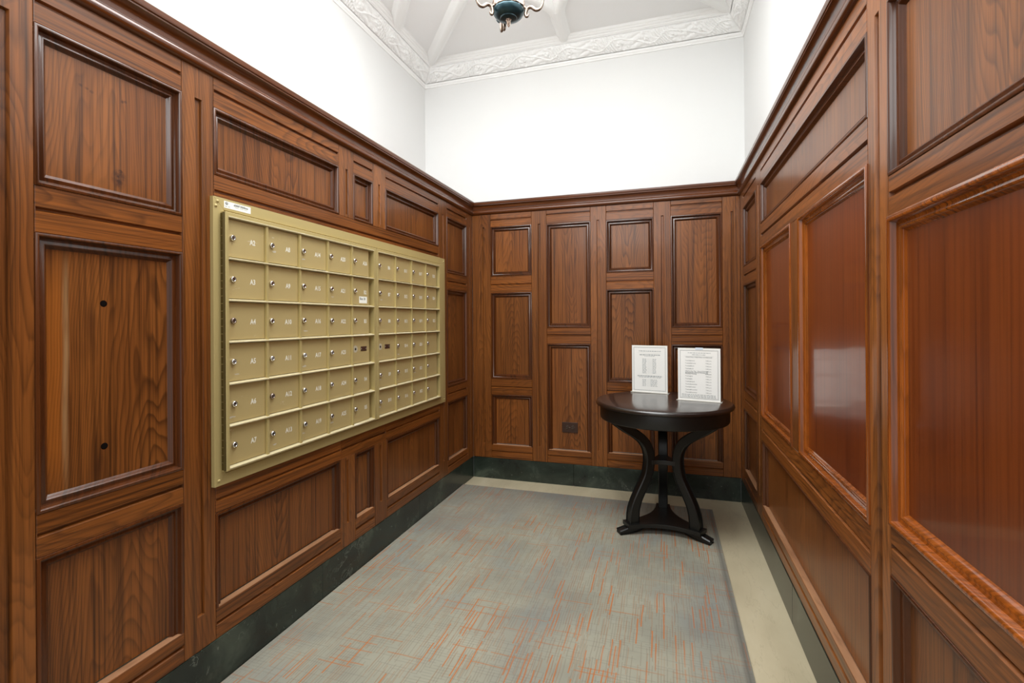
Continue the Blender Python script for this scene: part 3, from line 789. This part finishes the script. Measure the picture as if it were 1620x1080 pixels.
# ------------------------------------------------------------------ two notices in clear stands on the table
def notice(label, p0, p1, height, rows, name='sign_holder', tape=False):
    a, b = Vector(p0), Vector(p1); ux = (b-a).normalized(); W_ = (b-a).length; nx = Vector((ux.y, -ux.x))  # nx faces the room
    z0 = .7400
    c = (a+b)/2; root = thing(name, label, 'sign', (c.x, c.y, z0))
    def Q(x, y, d): p = a+ux*x+nx*d; return (p.x, p.y, z0+y)
    def bx(mb, x0, x1, y0, y1, d0, d1):
        return mb.add([Q(x0, y0, d0), Q(x1, y0, d0), Q(x1, y0, d1), Q(x0, y0, d1), Q(x0, y1, d0), Q(x1, y1, d0), Q(x1, y1, d1), Q(x0, y1, d1)],
                      [(0, 3, 2, 1), (4, 5, 6, 7), (0, 1, 5, 4), (1, 2, 6, 5), (2, 3, 7, 6), (3, 0, 4, 7)])
    bx(MB(), -.009, W_+.009, 0, .0035, -.040, .006).build('base', M_ACRYL, root, bevel=.0008, centre=True)
    bx(MB(), -.0015, W_+.0015, .0035, height+.002, -.0030, -.0008).build('acrylic_pane', M_ACRYL, root, centre=True)
    sh = bx(MB(), 0, W_, .0035, height, -.0008, .0002).build('paper_sheet', M_PAPER, root, centre=True)
    D = .0006
    def strip(mb, x0, x1, y0, y1): mb.add([Q(x0, y0, D), Q(x1, y0, D), Q(x1, y1, D), Q(x0, y1, D)], [(0, 1, 2, 3)])
    m = MB(); i = .010; t = .0011
    for k in (i, i+.0032):
        tt = t if k == i else t*.5
        strip(m, k, W_-k, k+.004, k+.004+tt); strip(m, k, W_-k, height-k-tt, height-k)
        strip(m, k, k+tt, k+.004, height-k); strip(m, W_-k-tt, W_-k, k+.004, height-k)
    m.build('printed_border', M_INK, sh, centre=True)
    dark, pale = MB(), MB()
    for kind, *r in rows:
        if kind == 'text':
            tx, x, y, size, al, mk, *bold = r
            v, f = text_mesh(tx, size, al)
            for off in ((0, .0004) if bold else (0,)):
                (dark if mk else pale).add([Q(x*W_+px+off, height*(1-y)+py, D) for px, py, pz in v], f)
        elif kind == 'rule': strip(pale, r[0]*W_, r[1]*W_, height*(1-r[2]), height*(1-r[2])+.0006)
        elif kind == 'words':     # print too small to read: word-length strokes
            x0, x1, y, hh, seed = r; rg = random.Random(seed); x = x0
            while x < x1-.01:
                wl = min(rg.uniform(.02, .075), x1-x)
                strip(pale, x*W_, (x+wl)*W_, height*(1-y)-hh/2, height*(1-y)+hh/2); x += wl+.014
    if dark.v: dark.build('print', M_INK, sh, centre=True)
    pale.build('fine_print', M_FAINT, sh, centre=True)
    if tape: bx(MB(), W_*.42, W_*.60, height-.008, height+.005, -.004, .0012).build('tape', M_TAPE, root, centre=True)
    return root
r1 = [('words', .20, .82, .115, .0046, 1), ('rule', .17, .83, .155), ('words', .22, .80, .195, .0062, 2), ('words', .36, .66, .222, .003, 3)]
for k in range(13):
    y = .285+k*.0247
    r1 += [('words', .30, .42, y, .0034, 10+k), ('rule', .44, .58, y), ('words', .59, .69, y, .0034, 40+k)]
r1 += [('words', .16, .85, .645, .0066, 4), ('words', .20, .82, .672, .003, 5)]
for k in range(6):
    y = .722+k*.0265
    r1 += [('words', .30, .40, y, .0034, 60+k), ('rule', .41, .52, y), ('words', .53, .72, y, .0034, 70+k)]
notice('white notice of two columns of rows, nearer the table\'s left rim', (-.201, 3.200), (.013, 3.1495), .296, r1)
r2 = [('words', .24, .78, .085, .0030, 1), ('words', .34, .66, .120, .0034, 2), ('rule', .15, .85, .150),
      ('text', 'MONTHLY MEETING SCHEDULE', .5, .168, .0098, 'CENTER', 1)]
ds = ['January', 'February', 'March', 'April', None, 'June', 'July', 'August', 'September', 'October', 'November', 'December']
y = .232
for mth in ds:
    if mth:
        r2 += [('text', 'Tuesday,', .175, y, .0084, 'LEFT', 1), ('text', mth, .295, y, .0084, 'LEFT', 1), ('text', '7:00 p.m.', .80, y, .0084, 'RIGHT', 1)]
        y += .0515
    else:
        r2 += [('text', 'Wednesday, May', .175, y-.006, .0084, 'LEFT', 1), ('text', '(Annual Meeting)', .46, y-.006, .0084, 'LEFT', 1), ('text', '7:00 p.m.', .80, y-.006, .0084, 'RIGHT', 1),
               ('text', 'following the Annual Meeting, the', .175, y+.019, .0088, 'LEFT', 1, 1), ('text', 'Monthly Meeting', .175, y+.043, .0088, 'LEFT', 1, 1), ('text', '8:00 p.m.', .80, y+.043, .0088, 'RIGHT', 1, 1)]
        y += .090
for k in range(3): r2 += [('words', .09, .90, .878+k*.022, .0032, 30+k)]
notice('white notice listing monthly meeting times, taped, nearer the table\'s front', (.071, 2.942), (.289, 2.892), .296, r2, tape=True)

# ------------------------------------------------------------------ chandelier
HX, HY = -.695, 2.19
zb = 2.583                                            # bottom tip of the drop finial
ch = thing('chandelier', 'teal and silver chandelier hanging from the white ribbed ceiling', 'chandelier', (HX, HY, zb))
c3 = (HX, HY, 0)
MB().lathe([(.0, 2.620), (.022, 2.620), (.034, 2.622), (.038, 2.623), (.040, 2.627), (.050, 2.6285), (.060, 2.634), (.068, 2.642), (.073, 2.651), (.0747, 2.659), (.0735, 2.665)], 48, c3).build('bowl', M_TEAL, ch, smooth=True, centre=True)
n_ = 48; rows = []
for i, (r, z) in enumerate([(.0735, 2.662), (.0780, 2.664), (.0775, 2.676), (.0765, 2.695), (.0725, 2.714), (.065, 2.732), (.060, 2.742), (.050, 2.752)]):
    rows.append([(HX+(r+.0022*math.cos(12*a+(i % 2)*math.pi)*(0 < i < 6))*math.cos(a), HY+(r+.0022*math.cos(12*a+(i % 2)*math.pi)*(0 < i < 6))*math.sin(a), z) for a in [2*math.pi*k/n_ for k in range(n_)]])
MB().grid(rows, closed_v=True).build('leaf_band', M_SILVER, ch, smooth=True, centre=True)
MB().lathe([(.052, 2.748), (.050, 2.770), (.030, 2.80), (.018, 2.82), (.013, 2.86), (.020, 2.885), (.026, 2.90), (.018, 2.92), (.009, 2.94), (.009, 3.15)], 32, c3).build('stem', M_TEAL, ch, smooth=True, centre=True)
MB().lathe([(.009, 3.145), (.03, 3.15), (.055, 3.175), (.06, 3.19), (.06, ZCEIL-.001)], 32, c3).build('canopy', M_SILVER, ch, smooth=True, centre=True)
rows = []
for r, z in [(.0005, 2.583), (.0055, 2.591), (.0085, 2.602), (.0085, 2.612), (.0100, 2.616), (.013, 2.620), (.011, 2.624)]:
    rows.append([(HX+r*(1+.18*math.cos(6*a))*math.cos(a), HY+r*(1+.18*math.cos(6*a))*math.sin(a), z) for a in [2*math.pi*k/24 for k in range(24)]])
MB().grid(rows, closed_v=True).build('drop_finial', M_SILVER, ch, smooth=True, centre=True)
ARM = [(.0945, 2.633), (.0905, 2.624), (.0845, 2.624), (.0815, 2.632), (.0825, 2.643), (.0865, 2.655), (.0955, 2.664), (.108, 2.664), (.119, 2.656), (.130, 2.648), (.143, 2.648),
       (.155, 2.658), (.1625, 2.676), (.166, 2.706)]
for a in (6, 122, 222):
    an = math.radians(a)
    path = [(HX+r*math.cos(an), HY+r*math.sin(an), z) for r, z in catmull(ARM, 3)]
    rad = [.0050+.0038*math.sin(math.pi*min(1, k/(len(path)-1)*1.05)) for k in range(len(path))]
    arm = MB().tube(path, rad, 10).build('arm', M_ARM, ch, smooth=True, centre=True)
    # strut tying the scroll to the band
    br = [(HX+r*math.cos(an), HY+r*math.sin(an), z) for r, z in ((.074, 2.672), (.081, 2.664), (.0875, 2.655))]
    MB().tube(br, .005, 8).build('bracket', M_ARM, arm, smooth=True, centre=True)
    ec = (HX+.166*math.cos(an), HY+.166*math.sin(an), 0)
    MB().lathe([(0, 2.704), (.008, 2.705), (.016, 2.709), (.021, 2.716), (.022, 2.722), (.018, 2.7225), (.012, 2.720), (0, 2.720)], 24, ec).build('drip_pan', M_TEAL, arm, smooth=True, centre=True)
    MB().lathe([(.011, 2.720), (.0115, 2.790), (.006, 2.792), (0, 2.792)], 18, ec).build('candle_sleeve', M_STICK, arm, smooth=True, centre=True)
    MB().lathe([(.005, 2.792), (.011, 2.804), (.0135, 2.818), (.011, 2.834), (.005, 2.850), (.0005, 2.858)], 18, ec).build('bulb', M_BULB, arm, smooth=True, centre=True)
    l = bpy.data.lights.new('bulb_light', 'POINT'); l.energy = 2.3; l.color = (.99, 1, .99); l.shadow_soft_size = .06
    lo = bpy.data.objects.new('bulb_light', l); C.objects.link(lo); lo.parent = ch
    lo.location = Vector((ec[0]*1.0, ec[1]*1.0, 2.79))-Vector(ch.location)
